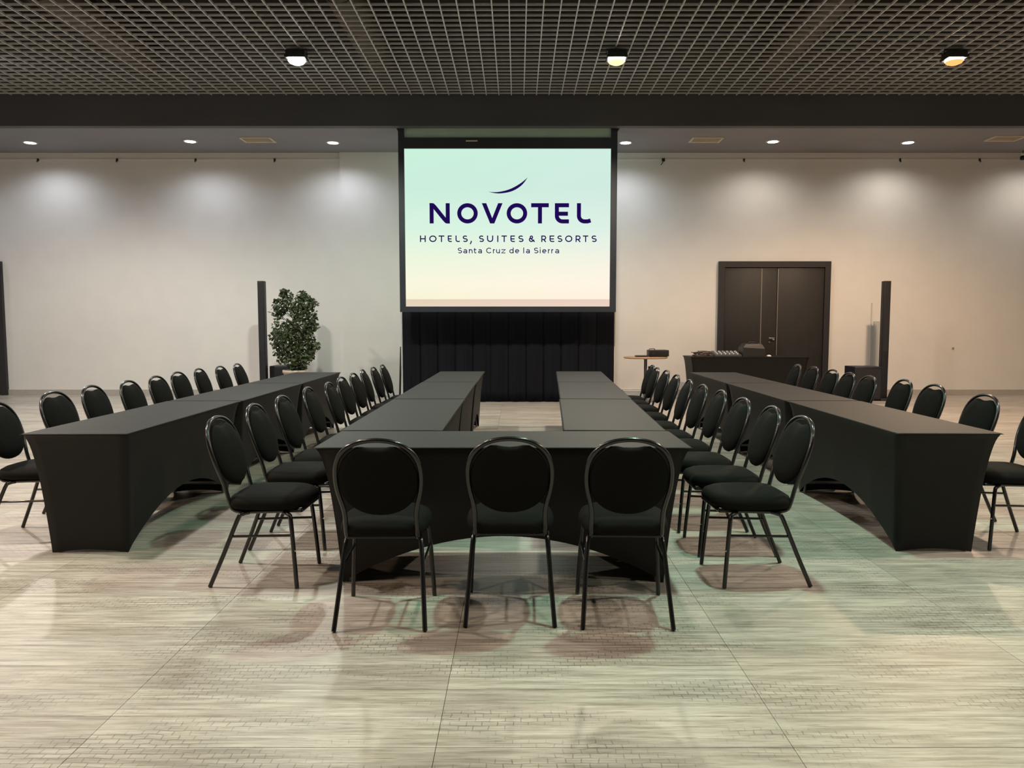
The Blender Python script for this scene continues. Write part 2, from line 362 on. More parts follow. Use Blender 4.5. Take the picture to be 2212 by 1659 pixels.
MB().tube([(-.10, -.01, 0), (-.10, -.01, 1.38)], .012, 6).build('cable', M_pale, t)

# ------------------------------------------------------------------ projection screen, drape
SY = 13.36
SC = Vector((-.168, SY, 0))
scr = thing('projection_screen', 'large framed projection screen showing a pale hotel logo slide', 'screen', (-.168, SY, 0))
fr = MB()
XL, XR = -1.885, 1.885
SXL, SXR, SZB, SZT = -1.785, 1.777, 1.715, 4.42
fr.box((XL, -.04, 1.62), (SXL, .06, 4.95)); fr.box((SXR, -.04, 1.62), (XR, .06, 4.95))
fr.box((SXL, -.04, 1.62), (SXR, .06, SZB)); fr.box((SXL, -.04, SZT), (SXR, .06, 4.60))
fr.build('frame', M_frame, scr)
MB().box((SXL, .0, 4.60), (SXR, .05, 4.95)).build('top_valance', M_green, scr)
MB().rbox((-.62, -.045, 4.545), (.20, .012, .022), .004).build('glint_strip', M_vent, scr)  # tan strip standing in for a yellowish lamp reflection on the top bar
def screen_mat():
    m = bpy.data.materials.new('slide_glow'); m.use_nodes = True; nt = m.node_tree; N = nt.nodes.new; L = nt.links.new
    nt.nodes.remove(nt.nodes['Principled BSDF'])
    tc = N('ShaderNodeTexCoord'); sp = N('ShaderNodeSeparateXYZ'); L(tc.outputs['Object'], sp.inputs[0])
    mz = N('ShaderNodeMapRange'); mz.inputs[1].default_value = SZB; mz.inputs[2].default_value = SZT; L(sp.outputs['Z'], mz.inputs[0])
    r = N('ShaderNodeValToRGB'); e = r.color_ramp.elements
    e[0].position = 0; e[0].color = (.84, .66, .54, 1); e[1].position = 1; e[1].color = (.62, .87, .75, 1)
    for p, c in ((.043, (.82, .63, .52)), (.05, (1.0, .90, .72)), (.15, (1.0, .93, .77)), (.30, (.90, .92, .77)), (.5, (.72, .90, .79)), (.75, (.63, .85, .75))):
        q = e.new(p); q.color = (*c, 1)
    L(mz.outputs[0], r.inputs[0])
    mx = N('ShaderNodeMapRange'); mx.inputs[1].default_value = SXL; mx.inputs[2].default_value = SXR; L(sp.outputs['X'], mx.inputs[0])
    r2 = N('ShaderNodeValToRGB'); r2.color_ramp.elements[0].color = (.94, 1, .94, 1); r2.color_ramp.elements[1].color = (1, .97, 1.0, 1); L(mx.outputs[0], r2.inputs[0])
    x = N('ShaderNodeMix'); x.data_type = 'RGBA'; x.blend_type = 'MULTIPLY'; x.inputs[0].default_value = 1; L(r.outputs[0], x.inputs[6]); L(r2.outputs[0], x.inputs[7])
    em = N('ShaderNodeEmission'); L(x.outputs[2], em.inputs[0]); em.inputs[1].default_value = .88
    L(em.outputs[0], nt.nodes['Material Output'].inputs[0]); return m
surf = MB().box((SXL, .0, SZB), (SXR, .04, SZT)).build('screen_surface', screen_mat(), scr)

# lettering: flat strokes of constant width, measured on the slide (u right, v down)
KU = (SXR-SXL)/(1815.-46.); KV = (SZT-SZB)/(1545.-205.)
def q3(u, v): return (SXL+(u-46.)*KU, -.0025, SZT-(v-205.)*KV)
def arc(cx, cy, rx, ry, a0, a1, n=14): return [(cx+rx*math.cos(math.radians(a0+(a1-a0)*k/n)), cy-ry*math.sin(math.radians(a0+(a1-a0)*k/n))) for k in range(n+1)]
def ribbon(mb, pts, wd):
    P = [Vector((p[0], p[1], 0)) for p in pts]
    P = [p for k, p in enumerate(P) if k == 0 or (p-P[k-1]).length > 1e-3]
    closed = (P[0]-P[-1]).length < .5
    if closed: P = P[:-1]
    n = len(P); A = []
    for k in range(n):
        a = P[k]-P[k-1] if (k > 0 or closed) else P[1]-P[0]
        b = P[(k+1) % n]-P[k] if (k < n-1 or closed) else P[-1]-P[-2]
        a = a.normalized(); b = b.normalized(); na = Vector((-a.y, a.x, 0)); nb = Vector((-b.y, b.x, 0)); m = (na+nb)
        m = m.normalized() if m.length > 1e-4 else na
        m = m/max(.5, m.dot(na)); A.append((P[k]+m*wd/2, P[k]-m*wd/2))
    vs = []
    for a, b in A: vs += [q3(a.x, a.y), q3(b.x, b.y)]
    fs = [(2*k, 2*k+1, 2*((k+1) % n)+1, 2*((k+1) % n)) for k in range(n if closed else n-1)]
    mb.add(vs, fs)
def glyph(ch, x0, x1, t, b, w):
    """strokes of a capital between x0..x1, t (top) .. b (bottom)"""
    h = w/2; L_, R_, T_, B_ = x0+h, x1-h, t+h, b-h; my = (t+b)/2; Wd = x1-x0
    if ch == 'H': return [[(L_, t), (L_, b)], [(R_, t), (R_, b)], [(L_, my), (R_, my)]]
    if ch == 'O': return [arc((x0+x1)/2, my, Wd/2-h, (b-t)/2-h, 0, 360, 36)]
    if ch == 'T': return [[(x0, T_), (x1, T_)], [((x0+x1)/2, t), ((x0+x1)/2, b)]]
    if ch == 'I': return [[((x0+x1)/2, t), ((x0+x1)/2, b)]]
    if ch == 'V': return [[(x0+h*1.05, t), ((x0+x1)/2, b-h*.9), (x1-h*1.05, t)]]
    if ch == 'N':
        c = [(x0, T_), (x0+w*.62, T_), (x0+w*1.25, t+w*.95), (x1-w*1.25, b-w*.95), (x1-w*.62, B_), (x1, B_)]
        c = [(p.x, p.y) for p in spline([(a, bb, 0) for a, bb in c], 6)]
        return [[(L_, t), (L_, b)], [(R_, t), (R_, b)], c]
    if ch == 'E':
        r = min(Wd*.45, (b-t)*.28)
        return [[(x1, T_), (L_, T_), (L_, b-h-r)] + arc(L_+r, b-h-r, r, r, 180, 270, 8) + [(x1, B_)], [(L_, my+w*.1), (x1-w*.25, my+w*.1)]]
    if ch == 'L':
        r = min(Wd*.5, (b-t)*.28)
        return [[(L_, t), (L_, b-h-r)] + arc(L_+r, b-h-r, r, r, 180, 270, 8) + [(L_+r+(x1-L_-r)*.5, B_-.2), (x1, B_-w*.22)]]
    if ch == 'U':
        r = (R_-L_)/2
        return [[(L_, t), (L_, b-h-r)] + arc(L_+r, b-h-r, r, r, 180, 360, 14) + [(R_, t)]]
    if ch == 'S':
        cx = (x0+x1)/2; ry = (b-t-w)/4; rx = Wd/2-h
        return [arc(cx, t+h+ry, rx, ry, 35, 90, 5)[0:-1] + arc(cx, t+h+ry, rx*.92, ry, 90, 265, 12) + arc(cx, b-h-ry, rx, ry, 85, -90, 12) + arc(cx, b-h-ry, rx, ry, 270, 215, 5)]
    if ch == 'R':
        r = (my+w*.6-T_)/2; rr = R_-r
        return [[(L_, b), (L_, T_), (rr, T_)] + arc(rr, T_+r, r, r, 90, -90, 12) + [(L_, T_+2*r)], [(rr-w*.3, T_+2*r), (x1-h*.6, b)]]
    if ch == 'C':
        return [arc((x0+x1)/2+Wd*.06, my, Wd/2-h*.6, (b-t)/2-h, 42, 318, 24)]
    if ch == '&':
        cx = x0+Wd*.44; r1 = (b-t)*.2; r2 = (b-t)*.28
        return [[(x1, b-h*.3), (cx-r1*.75, t+h+r1*1.65)] + arc(cx, t+h+r1, r1*.9, r1, 215, 0, 12) + arc(cx, t+h+r1, r1*.9, r1, 0, -40, 3)
                + [(cx-r2*.55, b-h-r2*1.55)] + arc(cx-r2*.05, b-h-r2, r2*1.05, r2, 140, 300, 12) + [(x1-w*.5, my+w*.9)]]
    if ch == ',': return [[(x0+Wd*.7, b-w*1.1), (x0+Wd*.7, b), (x0+Wd*.2, b+w*1.9)]]
    # small letters: t is the x-height line, asc the ascender line
    asc = b-(b-t)*1.40; cx = (x0+x1)/2; rx = Wd/2-h; ry = (b-t)/2-h
    if ch in 'ad':
        return [arc(cx, my, rx, ry, 0, 360, 28), [(R_, t if ch == 'a' else asc), (R_, b)]] if ch == 'd' else \
               [arc(cx, t+h+ry*.62, rx, ry*.62, 150, 0, 12) + [(R_, b)], arc(cx-h*.2, b-h-ry*.52, rx, ry*.52, 0, 360, 22)]
    if ch == 'e': return [[(L_+.5, my), (R_, my)] + arc(cx, my, rx, ry, 2, 315, 26)]
    if ch == 'n': return [[(L_, t), (L_, b)], [(L_, t+h+rx)] + arc(cx, t+h+rx, rx, rx, 180, 0, 14) + [(R_, b)]]
    if ch == 'r': return [[(L_, t), (L_, b)], [(L_, t+h+rx*1.5)] + arc(x1, t+h+rx*1.5, x1-L_, rx*1.5, 180, 95, 8)]
    if ch == 'u': return [[(L_, t), (L_, b-h-rx)] + arc(cx, b-h-rx, rx, rx, 180, 360, 14) + [(R_, t)], [(R_, t), (R_, b)]]
    if ch == 't': return [[(x0+Wd*.35, t-(b-t)*.26), (x0+Wd*.35, b-h-Wd*.3)] + arc(x0+Wd*.65, b-h-Wd*.3, Wd*.3, Wd*.3, 180, 275, 7) + [(x1, B_-1)], [(x0, T_), (x1, T_)]]
    if ch == 'z': return [[(x0, T_), (x1-h*.4, T_), (x0+h*.4, B_), (x1, B_)]]
    if ch == 'l': return [[(cx, asc), (cx, b)]]
    if ch == 'i': return [[(cx, t), (cx, b)], [(cx, t-w*2.1), (cx, t-w*.9)]]
    return []
def letters(name, items, t, b, w, xh=None):
    for ch, x0, x1 in items:
        mb = MB(); tt = t if (xh is None or ch.isupper()) else xh
        if ch == 'V':
            c = (x0+x1)/2; P = [(x0, tt), (x0+1.1*w, tt), (c, b-1.3*w), (c-.52*w, b), (c+.52*w, b), (x1-1.1*w, tt), (x1, tt)]
            mb.add([q3(*p) for p in P], [(0, 1, 2, 3), (3, 2, 4), (4, 2, 5, 6)])
        else:
            for st in glyph(ch, x0, x1, tt, b, w): ribbon(mb, st, w)
        mb.build(name, M_ink, surf)
letters('title_letter', [('N', 258, 432), ('O', 496, 673), ('V', 708, 887), ('O', 922, 1099), ('T', 1133, 1285), ('E', 1337, 1459), ('L', 1527, 1646)], 662, 834, 35)
letters('subtitle_letter', [('H', 173, 223), ('O', 253, 316), ('T', 334, 384), ('E', 413, 448), ('L', 480, 517), ('S', 541, 586), (',', 603, 621),
        ('S', 682, 726), ('U', 752, 806), ('I', 840, 850), ('T', 877, 924), ('E', 954, 993), ('S', 1022, 1068), ('&', 1113, 1164), ('R', 1221, 1263), ('E', 1292, 1333),
        ('S', 1359, 1403), ('O', 1427, 1489), ('R', 1517, 1560), ('T', 1580, 1627), ('S', 1654, 1700)], 936, 992, 9.6)
letters('city_letter', [('S', 498, 536), ('a', 547, 580), ('n', 595, 627), ('t', 636, 660), ('a', 675, 708), ('C', 743, 791), ('r', 803, 821), ('u', 830, 863), ('z', 877, 911),
        ('d', 945, 982), ('e', 994, 1030), ('l', 1065, 1073), ('a', 1089, 1122), ('S', 1157, 1196), ('i', 1208, 1216), ('e', 1229, 1265), ('r', 1279, 1297), ('r', 1308, 1326), ('a', 1341, 1375)],
        1040, 1088, 7.2, 1053)
sw = MB(); up = spline([(762, 566, 0), (850, 567, 0), (950, 543, 0), (1040, 495, 0), (1105, 443, 0)], 6); lo = spline([(762, 566, 0), (855, 580, 0), (965, 562, 0), (1050, 512, 0), (1105, 443, 0)], 6)
vs = []
for a, b in zip(up, lo): vs += [q3(a.x, a.y), q3(b.x, b.y)]
sw.add(vs, [(2*k, 2*k+1, 2*k+3, 2*k+2) for k in range(len(up)-1)]).build('swoosh_emblem', M_ink, surf)
dr = thing('stage_drape', 'black pleated drape hanging below the screen', 'drape', (-.168, 13.76, 0))
n = 12; W0 = 3.82; pw = W0/n
for k in range(n):
    nu, nv = 12, 8; vs = []; fs = []
    for j in range(nv+1):
        z = 1.66*(1-j/nv)
        for i in range(nu+1):
            u = i/nu; fold = -.035*math.sin(PI*u)**.6*(.6+.4*j/nv) + .012*math.sin(u*4*PI+k)*(j/nv)
            vs.append((u*pw, fold+.02*(k % 2)*0, z))
    for j in range(nv):
        for i in range(nu): a = j*(nu+1)+i; fs.append((a, a+1, a+nu+2, a+nu+1))
    o = MB().add(vs, fs, True).build('drape_panel', M_drape, dr, (-W0/2+k*pw, 0, 0))
    md = o.modifiers.new('thick', 'SOLIDIFY'); md.thickness = .006
MB().tube([(-W0/2, .02, 1.665), (W0/2, .02, 1.665)], .018, 8).build('curtain_rod', M_black, dr)
for sx in (-1, 1):
    MB().tube([(sx*1.925, .02, 0), (sx*1.925, .02, 1.68)], .02, 8).build('upright_pole', M_pale, dr)
    MB().lathe([(.12, 0), (.12, .012), (.03, .02)], n=16).build('pole_foot', M_black, dr, (sx*1.925, .02, 0))
MB().tube([(-1.985, .05, .0), (-1.95, .05, 1.0)], .018, 8).build('brace_pole', M_black, dr)

# ------------------------------------------------------------------ covered tables
def cover_mesh(Lx, Wy, h, ix=.13, iy=.085, arch=.26, earch=.02):
    """stretch cover: flat top, sides drawn in to four feet, open arch on the long sides"""
    me = MB(); a, b = Lx/2, Wy/2
    r = .012
    me.add([(-a+r, -b+r, h), (a-r, -b+r, h), (a-r, b-r, h), (-a+r, b-r, h)], [(0, 1, 2, 3)])
    g = lambda t: t**.45
    nv = 16
    def side(f, nu):
        vs = []; fs = []
        for j in range(nv+2):
            for i in range(nu+1): vs.append(f(i/nu, j))
        for j in range(nv+1):
            for i in range(nu): k = j*(nu+1)+i; fs.append((k, k+nu+1, k+nu+2, k+1))
        me.add(vs, fs, True)
    def T(j): return ((j-1)/nv)**1.6
    def long_(sgn):
        def f(u, j):
            uu = u if sgn < 0 else 1-u
            if j == 0: return ((-a+r)+(2*a-2*r)*uu, sgn*(b-r), h)
            zb = arch*max(0, math.sin(PI*uu))**.85; tb = 1-zb/h; t = T(j)*tb
            x = -1+2*uu; return (x*(a-ix*g(t)), sgn*(b-iy*g(t)), h*(1-t)-(.006 if j == 1 else 0))
        side(f, 36)
    def short(sgn):
        def f(u, j):
            uu = u if sgn > 0 else 1-u
            if j == 0: return (sgn*(a-r), (-b+r)+(2*b-2*r)*uu, h)
            zb = earch*math.sin(PI*uu); tb = 1-zb/h; t = T(j)*tb
            y = -1+2*uu; return (sgn*(a-ix*g(t)), y*(b-iy*g(t)), h*(1-t)-(.006 if j == 1 else 0))
        side(f, 10)
    long_(-1); long_(1); short(1); short(-1)
    m_ = me.mesh('cover'); bm = bmesh.new(); bm.from_mesh(m_); bmesh.ops.remove_doubles(bm, verts=bm.verts, dist=.0008); bmesh.ops.recalc_face_normals(bm, faces=bm.faces); bm.to_mesh(m_); bm.free()
    m_.materials.append(M_cloth); return m_
TL, TW, TZ = 1.99, .63, .75
CM = cover_mesh(TL, TW, TZ)
BM = MB().rbox((0, 0, TZ-.016), (TL-.11, TW-.09, .022), .006).mesh('tabletop'); BM.materials.append(M_board)
LMs = MB().tube([(0, 0, .004), (0, 0, TZ-.04)], .013, 8).mesh('leg'); LMs.materials.append(M_leg)
CMs = MB().rbox((0, 0, .09), (.03, TW-.25, .03), .005).mesh('leg_crossbar'); CMs.materials.append(M_leg)
def ctable(x, y, rz, label, group, cm=None, bmesh_=None, L=TL, W=TW, z=TZ):
    t = thing('covered_table', label, 'table', (x, y, 0), rz, group)
    put('cover', cm or CM, None, t); put('tabletop', bmesh_ or BM, None, t)
    for sx in (-1, 1):
        for sy in (-1, 1):
            o = put('leg', LMs, None, t, (sx*(L/2-.165), sy*(W/2-.115), 0)); o.scale.z = z/TZ
        put('leg_crossbar', CMs, None, t, (sx*(L/2-.165), 0, 0))
    return t
ctable(-.077, 3.92+TW/2, 0, 'black stretch-covered head table across the front of the U', 'tables of the U')
gapT = .026
def row(x0, y0, x1, y1, labels, group):
    d = Vector((x1-x0, y1-y0)); Ld = d.length; d /= Ld; st = Ld/3; a = math.atan2(d.y, d.x)
    cm = cover_mesh(st-gapT, TW, TZ); bm_ = MB().rbox((0, 0, TZ-.016), (st-.12, TW-.09, .022), .006).mesh('tabletop'); bm_.materials.append(M_board)
    for k in range(3):
        jz = random.uniform(-.006, .006)
        ctable(x0+d.x*st*(k+.5)+jz, y0+d.y*st*(k+.5), a, labels[k], group, cm, bm_, st-gapT)
near3 = ['nearest', 'middle', 'far']
row(-.765, 4.56, -.765, 10.53, ['black covered table in the left arm of the U, %s of three' % k for k in near3], 'tables of the U')
row(.595, 4.56, .85, 10.53, ['black covered table in the right arm of the U, %s of three' % k for k in near3], 'tables of the U')
row(-2.605, 4.41, -2.71, 10.33, ['black covered table in the outer left row, %s of three' % k for k in near3], 'tables of the outer left row')
row(2.555, 4.43, 2.66, 10.33, ['black covered table in the outer right row, %s of three' % k for k in near3], 'tables of the outer right row')

# ------------------------------------------------------------------ chairs (front towards +y)
def backy(z): return -.125 - (z-.45)*.26 - .10*max(0, z-.45)**2
def make_chair():
    t = thing('banquet_chair', 'x', 'chair')
    r = .0115
    # back hoop running down into the side rails
    half = [(.150, .255, .405), (.155, .05, .400), (.158, -.06, .398), (.162, -.105, .410), (.163, -.123, .445)]
    for z, x in ((.52, .163), (.575, .172), (.64, .187), (.70, .192), (.76, .186), (.81, .165), (.85, .125), (.873, .07)): half.append((x, backy(z), z))
    top = [(0, backy(.881), .881)]
    pts = [(-a, b, c) for a, b, c in half] + top + half[::-1]
    MB().tube(spline(pts, 4), r, 8).build('back_frame', M_tube, t)
    # padded round back with a grip notch at the top
    def outl(k, n=40):
        a = 2*PI*k/n; cx, cz, rx, rz = 0, .693, .181, .175
        x, z = rx*math.copysign(abs(math.sin(a))**.92, math.sin(a)), cz+rz*math.copysign(abs(math.cos(a))**.92, math.cos(a))
        if math.cos(a) > 0 and abs(x) < .075: z -= .026*(math.cos(x/.075*PI/2))**.8
        return x, z
    n = 40; vs = []; fs = []
    rings = [(.0, -.030), (.55, -.028), (.86, -.020), (.97, -.008), (1, .004), (.97, .016), (.86, .030), (.55, .040), (0, .043)]
    for s, d in rings:
        for k in range(n):
            x, z = outl(k, n); x *= s if s else 0; z = .695+(z-.695)*s
            vs.append((x, backy(z)+d, z))
    for j in range(len(rings)-1):
        for k in range(n): fs.append((j*n+k, j*n+(k+1) % n, (j+1)*n+(k+1) % n, (j+1)*n+k))
    MB().add(vs, fs, True).build('backrest', M_fabric, t)
    # seat pad
    def so(k, n=36):
        a = 2*PI*k/n; c, s = math.cos(a), math.sin(a); e = .62 if s > 0 else .45
        x = math.copysign(abs(c)**e, c)*(.205 if s < 0 else .213); y = math.copysign(abs(s)**(.7 if s > 0 else .5), s)*(.243 if s > 0 else .19)
        return x, y+.045
    n = 36; vs = []; fs = []
    rings = [(0, .413), (.80, .413), (.95, .417), (1, .436), (.995, .453), (.95, .473), (.82, .488), (.5, .497), (0, .500)]
    for s, z in rings:
        for k in range(n): x, y = so(k, n); vs.append((x*s, .045+(y-.045)*s, z+(.0 if s < .9 else 0)))
    for j in range(len(rings)-1):
        for k in range(n): fs.append((j*n+k, j*n+(k+1) % n, (j+1)*n+(k+1) % n, (j+1)*n+k))
    MB().add(vs, fs, True).build('seat', M_fabric, t)
    MB().rbox((0, .05, .408), (.32, .34, .014), .004).build('seat_pan', M_black, t)
    for sx in (-1, 1):
        MB().tube(spline([(sx*.162, .165, .396), (sx*.178, .195, .388), (sx*.186, .208, .36), (sx*.200, .227, .16), (sx*.208, .240, .004)], 3), r, 8).build('leg', M_tube, t)
        MB().tube(spline([(sx*.162, -.02, .396), (sx*.172, -.055, .388), (sx*.178, -.078, .36), (sx*.192, -.150, .18), (sx*.206, -.225, .004)], 3), r, 8).build('leg', M_tube, t)
        MB().tube([(sx*.191, .214, .28), (sx*.184, -.112, .27)], .007, 6).build('stretcher', M_tube, t)
        MB().lathe([(.004, 0), (.007, .003), (.007, .008), (.004, .011)], n=8).build('stacking_stud', M_chrome, t, (sx*.199, .236, .20)).rotation_euler.x = PI/2
    MB().tube([(-.150, .255, .405), (.150, .255, .405)], r*.9, 8).build('front_rail', M_tube, t)
    return t
proto = make_chair(); used = [False]
def chair(x, y, rz, label, group):
    o = proto if not used[0] else copy_tree(proto); used[0] = True
    o.location = (x, y, 0); o.rotation_euler = (0, 0, rz); o['label'] = label; o['group'] = group
J = random.Random(3)
for x, y, pl, rz in ((-.630, 3.565, 'left', .02), (-.035, 3.615, 'middle', 0), (.510, 3.585, 'right', -.03)):
    chair(x, y, rz, 'black round-backed banquet chair seen from behind, %s of the three at the head table' % pl, 'chairs at the head table')
IL = [(-1.65, 4.13), (-1.68, 4.80), (-1.68, 5.37), (-1.70, 6.12), (-1.66, 6.64), (-1.72, 7.36), (-1.73, 7.95), (-1.76, 8.60), (-1.735, 9.10), (-1.725, 9.65)]
IR = [(1.57, 4.13), (1.58, 4.667), (1.56, 5.2), (1.575, 5.83), (1.565, 6.37), (1.58, 6.96), (1.62, 7.70), (1.665, 8.45), (1.66, 9.01), (1.70, 9.55)]
OL = [(-3.42, 4.92), (-3.51, 5.70), (-3.55, 6.30), (-3.53, 6.86), (-3.575, 7.48), (-3.66, 8.14), (-3.70, 8.80), (-3.66, 9.32), (-3.68, 9.95)]
OR_ = [(3.39, 4.80), (3.40, 5.48), (3.54, 6.40), (3.58, 7.0), (3.49, 7.50), (3.52, 8.03), (3.57, 8.57), (3.60, 9.20), (3.60, 9.75)]
OFF = .25
for k, (x, y) in enumerate(IL): chair(x+OFF, y, -PI/2+J.uniform(-.05, .05), 'black banquet chair in the row left of the U, %s of ten' % ORD[k], 'chairs along the left arm of the U')
for k, (x, y) in enumerate(IR): chair(x-OFF, y, PI/2+J.uniform(-.05, .05), 'black banquet chair in the row right of the U, %s of ten' % ORD[k], 'chairs along the right arm of the U')
for k, (x, y) in enumerate(OL): chair(x+OFF, y, -PI/2+J.uniform(-.04, .04), 'black banquet chair on the far side of the outer left tables, %s of nine' % (ORD[k] if k < 8 else 'farthest'), 'chairs along the outer left tables')
for k, (x, y) in enumerate(OR_): chair(x-OFF, y, PI/2+J.uniform(-.04, .04), 'black banquet chair on the far side of the outer right tables, %s of nine' % (ORD[k] if k < 8 else 'farthest'), 'chairs along the outer right tables')

# ------------------------------------------------------------------ back of the room: speakers, plant, bistro table, equipment table
def column(x, side, label):
    t = thing('column_speaker', label, 'speaker', (x, 14.1, 0), 0, 'slim column speakers')
    MB().rbox((0, 0, 1.12), (.12, .13, 2.16), .008).build('column_body', M_pblack, t)
    MB().box((-.045, -.0675, .9), (.045, -.064, 2.17)).build('grille', M_grille, t)
    MB().rbox((.03*side, 0, .02), (.30, .42, .04), .008).build('base_plate', M_pblack, t)
column(-4.72, -1, 'tall slim black column speaker beside the potted tree'); column(6.80, 1, 'tall slim black column speaker right of the double door')
def cabinet(x, wd, label):
    t = thing('speaker_cabinet', label, 'speaker', (x, 14.08, 0), 0, 'low speaker cabinets')
    MB().rbox((0, .05, .325), (wd, .46, .61), .015).build('cabinet_body', M_pblack, t)
    MB().box((-wd/2+.03, -.186, .06), (wd/2-.03, -.181, .59)).build('grille', M_grille, t)
    for sx in (-1, 1): MB().rbox((sx*(wd/2-.06), .05, .01), (.05, .3, .02), .004).build('foot', M_black, t)
cabinet(6.44, .50, 'low black speaker cabinet beside the right column'); cabinet(-4.41, .46, 'low black speaker cabinet behind the potted tree')
for o in COL.objects:
    if o.name.startswith('speaker_cabinet') and o.location.x < 0: o.location.y = 14.35

pl = thing('potted_tree', 'leafy green potted tree left of the screen', 'plant', (-4.02, 13.75, 0))
MB().lathe([(.02, .0), (.15, .0), (.17, .03), (.215, .52), (.235, .53), (.235, .58), (.205, .58), (.20, .53), (.02, .53)], n=24).build('pot', M_pot, pl)
MB().lathe([(.01, .535), (.198, .535), (.198, .55), (.01, .56)], n=20).build('soil', M_soil, pl)
KZ = 1/6.635*13.75/F*1.0
def lz(u, v): return ((540+u/6.635-XC)*13.75/F/math.cos(0)*.994+4.02, H-(590+v/6.635-HOR)*13.75/F)
tr = MB(); R2 = random.Random(5)
blobs = [(520,320,80),(480,300,50),(760,340,80),(430,470,105),(600,450,90),(800,440,105),(890,430,70),(400,590,85),(690,590,110),(850,620,100),(500,810,150),(700,790,140),(870,760,95),
         (400,940,115),(600,960,150),(790,930,120),(890,1060,80),(410,1090,95),(590,1130,130),(770,1130,120),(460,1220,80),(720,1260,95),(830,1190,70),(590,1330,70),(720,1370,70)]
base = Vector((0, 0, .54)); fork = Vector((.02, 0, 1.0))
tr.tube(spline([base, (.015, .01, .75), fork, (-.01, 0, 1.4), (.0, 0, 1.75)], 4), [.024-.0009*k for k in range(17)], 8)
for (u, v, r) in blobs:
    x, z = lz(u, v); s = Vector((.01, 0, max(.7, z-.28)))
    tr.tube(spline([s, ((x+s.x)/2, R2.uniform(-.05, .05), (z+s.z)/2+.02), (x, R2.uniform(-.1, .1), z)], 3), [.009-.0009*k for k in range(7)], 5)
tr.build('trunk', M_bark, pl)
lv = MB()
for (u, v, r) in blobs:
    for _ in range(int(125*(r/100.)**1.6)):
        a = R2.uniform(0, 2*PI); rr = r*math.sqrt(R2.random()); x, z = lz(u+rr*math.cos(a), v+rr*math.sin(a)); y = R2.gauss(0, .55)*r*KZ*1.4
        c = Vector((x, y, z)); d = Vector((R2.gauss(0, 1)+.6*math.cos(a), R2.gauss(0, 1), R2.gauss(0, .7)-.1-.3*math.sin(a))).normalized()
        s = d.orthogonal().normalized(); s = Matrix.Rotation(R2.uniform(0, 6.28), 3, d) @ s; nn = d.cross(s); Lf = R2.uniform(.055, .09); wf = Lf*.33
        lv.add([c-d*Lf/2, c+s*wf+nn*.006, c+d*Lf/2, c-s*wf+nn*.006, c-nn*.004], [(0, 1, 4), (1, 2, 4), (2, 3, 4), (3, 0, 4)])
tag(lv.build('foliage', M_leaf, pl), kind='stuff')

bt = thing('bistro_table', 'small round wooden-topped pedestal table right of the screen', 'table', (2.345, 13.9, 0))
MB().lathe([(.02, .785), (.385, .785), (.40, .795), (.40, .808), (.385, .815), (.02, .815)], n=36).build('tabletop', M_wood, bt)
MB().lathe([(.045, .02), (.032, .06), (.028, .4), (.030, .76), (.06, .785)], n=16).build('pedestal', M_pole, bt)
MB().lathe([(.24, .0), (.25, .008), (.22, .018), (.05, .03)], n=28).build('base', M_pole, bt)
MB().rbox((.09, -.06, .62), (.10, .05, .045), .008).build('power_adapter', M_black, bt)
t = thing('projector', 'black box-shaped projector on the round wooden table', 'projector', (2.56, 13.87, .815))
MB().rbox((0, 0, .068), (.36, .28, .115), .012).build('body', M_black, t); MB().tube([(-.10, -.13, .07), (-.10, -.155, .07)], .04, 16).build('lens', M_pblack, t)
for sx in (-1, 1): MB().rbox((sx*.14, 0, .006), (.03, .2, .012), .003).build('foot', M_black, t)
MB().tube(spline([(-.16, 0, .126), (-.14, 0, .145), (-.07, 0, .147), (-.05, .01, .126)], 4), .007, 6).build('carry_handle', M_black, t)
t = thing('flat_device', 'flat black device lying left on the round wooden table', 'device', (2.255, 13.82, .815))
MB().rbox((0, 0, .014), (.22, .16, .026), .006).build('body', M_black, t); MB().tube(spline([(.06, .02, .026), (.07, .03, .06), (.085, .04, .09)], 4), .004, 6).build('antenna', M_pale, t)
# clear plastic bin on the floor by the bistro table
gm = bpy.data.materials.new('clear_plastic'); gm.use_nodes = True; gb = gm.node_tree.nodes['Principled BSDF']
gb.inputs['Base Color'].default_value = (.8, .82, .82, 1); gb.inputs['Roughness'].default_value = .15; gb.inputs['Transmission Weight'].default_value = .85; gb.inputs['IOR'].default_value = 1.2
gn = gm.node_tree.nodes.new('ShaderNodeTexNoise'); gn.inputs['Scale'].default_value = 6; gr = gm.node_tree.nodes.new('ShaderNodeMapRange'); gr.inputs[3].default_value = .1; gr.inputs[4].default_value = .3
gm.node_tree.links.new(gn.outputs[0], gr.inputs[0]); gm.node_tree.links.new(gr.outputs[0], gb.inputs['Roughness'])
t = thing('clear_bin', 'translucent plastic bin on the floor by the round table', 'bin', (2.045, 13.45, 0))
b = MB(); wx, wy, hh, th_ = .17, .14, .24, .006
b.box((-wx, -wy, .003), (wx, wy, .003+th_)); b.box((-wx, -wy, .01), (-wx+th_, wy, hh)); b.box((wx-th_, -wy, .01), (wx, wy, hh)); b.box((-wx+th_, -wy, .01), (wx-th_, -wy+th_, hh)); b.box((-wx+th_, wy-th_, .01), (wx-th_, wy, hh))
b.build('bin_body', gm, t)
rm = MB().tube([(-wx, -wy, hh), (wx, -wy, hh), (wx, wy, hh), (-wx, wy, hh)], .008, 6, closed=True).build('rim', M_pale, t)

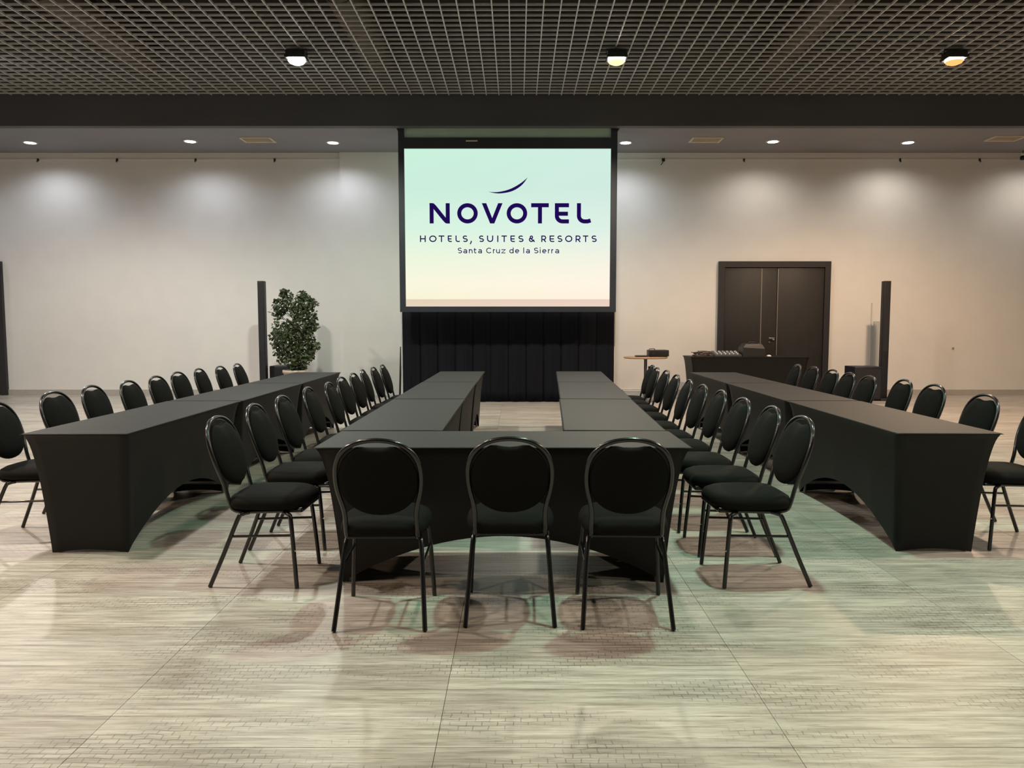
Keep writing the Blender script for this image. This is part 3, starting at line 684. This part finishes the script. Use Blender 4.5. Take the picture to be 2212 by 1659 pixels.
EW = 2.19; ecm = cover_mesh(EW, .72, .81, .10, .06, .10, .02)
ebm = MB().rbox((0, 0, .81-.016), (EW-.11, .63, .022), .006).mesh('tabletop'); ebm.materials.append(M_board)
ctable(4.265, 14.26, 0, 'black covered equipment table in front of the double door', 'table by the door', ecm, ebm, EW, .72, .81)
def cables(x, y, label, n=3, r=.1, m=M_black):
    t = thing('cable_pile', label, 'cable', (x, y, .81)); R = random.Random(int(x*100))
    for k in range(n):
        pts = [((r+R.uniform(-.04, .04))*math.cos(a*.7+k)*1.5, (r+R.uniform(-.03, .03))*math.sin(a*.7+k), .008+k*.022+abs(R.gauss(0, .014))) for a in range(18)]
        MB().tube(spline(pts, 3), .007, 6).build('cable_coil', m, t)
M_tan = mat('cable_brown', (.10, .075, .06), .6, var=.3, scale=40)
cables(3.42, 14.08, 'heap of brown and black cables at the left end of equipment table', 4, .10, M_tan)
t = thing('mixing_console', 'dark mixing console with silvery knobs on the equipment table', 'mixer', (3.88, 14.12, .81))
MB().add([(-.24, -.17, .005), (.24, -.17, .005), (.24, .17, .005), (-.24, .17, .005), (-.24, -.17, .03), (.24, -.17, .03), (.24, .17, .10), (-.24, .17, .10)], [(3,2,1,0),(4,5,6,7),(0,1,5,4),(1,2,6,5),(2,3,7,6),(3,0,4,7)]).build('console_body', mat('mixer_grey', (.06, .06, .065), .45, var=.1), t)
for k in range(6):
    for j in range(3): MB().lathe([(.012, -.004), (.011, .02), (.004, .022)], n=8).build('knob', M_chrome if (k+j) % 4 == 0 else M_pale, t, (-.19+k*.075, -.10+j*.09, .047+j*.018))
t = thing('equipment_case', 'black soft equipment case with sloping lid on the covered table', 'case', (4.36, 14.12, .81))
MB().add([(-.22, -.16, .004), (.20, -.16, .004), (.20, .16, .004), (-.22, .16, .004), (-.21, -.15, .17), (.195, -.15, .145), (.195, .15, .16), (-.21, .15, .17), (-.15, -.11, .235), (.14, -.12, .235), (.14, .12, .245), (-.15, .12, .245)],
         [(3,2,1,0),(0,1,5,4),(1,2,6,5),(2,3,7,6),(3,0,4,7),(4,5,9,8),(5,6,10,9),(6,7,11,10),(7,4,8,11),(8,9,10,11)]).build('case_body', M_black, t)
MB().tube(spline([(-.07, -.02, .238), (-.06, -.02, .262), (.06, -.02, .262), (.07, -.02, .238)], 4), .009, 6).build('handle', M_black, t)
t = thing('computer_mouse', 'small white mouse lying on the equipment table before door', 'mouse', (4.65, 14.05, .81))
bm = bmesh.new(); bmesh.ops.create_uvsphere(bm, u_segments=14, v_segments=8, radius=1)
for v in bm.verts: v.co = Vector((v.co.x*.05, v.co.y*.035, max(0, v.co.z)*.03+.002))
MB().bm(bm, True).build('shell', M_white, t); MB().rbox((-.02, 0, .027), (.012, .006, .008), .002).build('wheel', M_black, t)
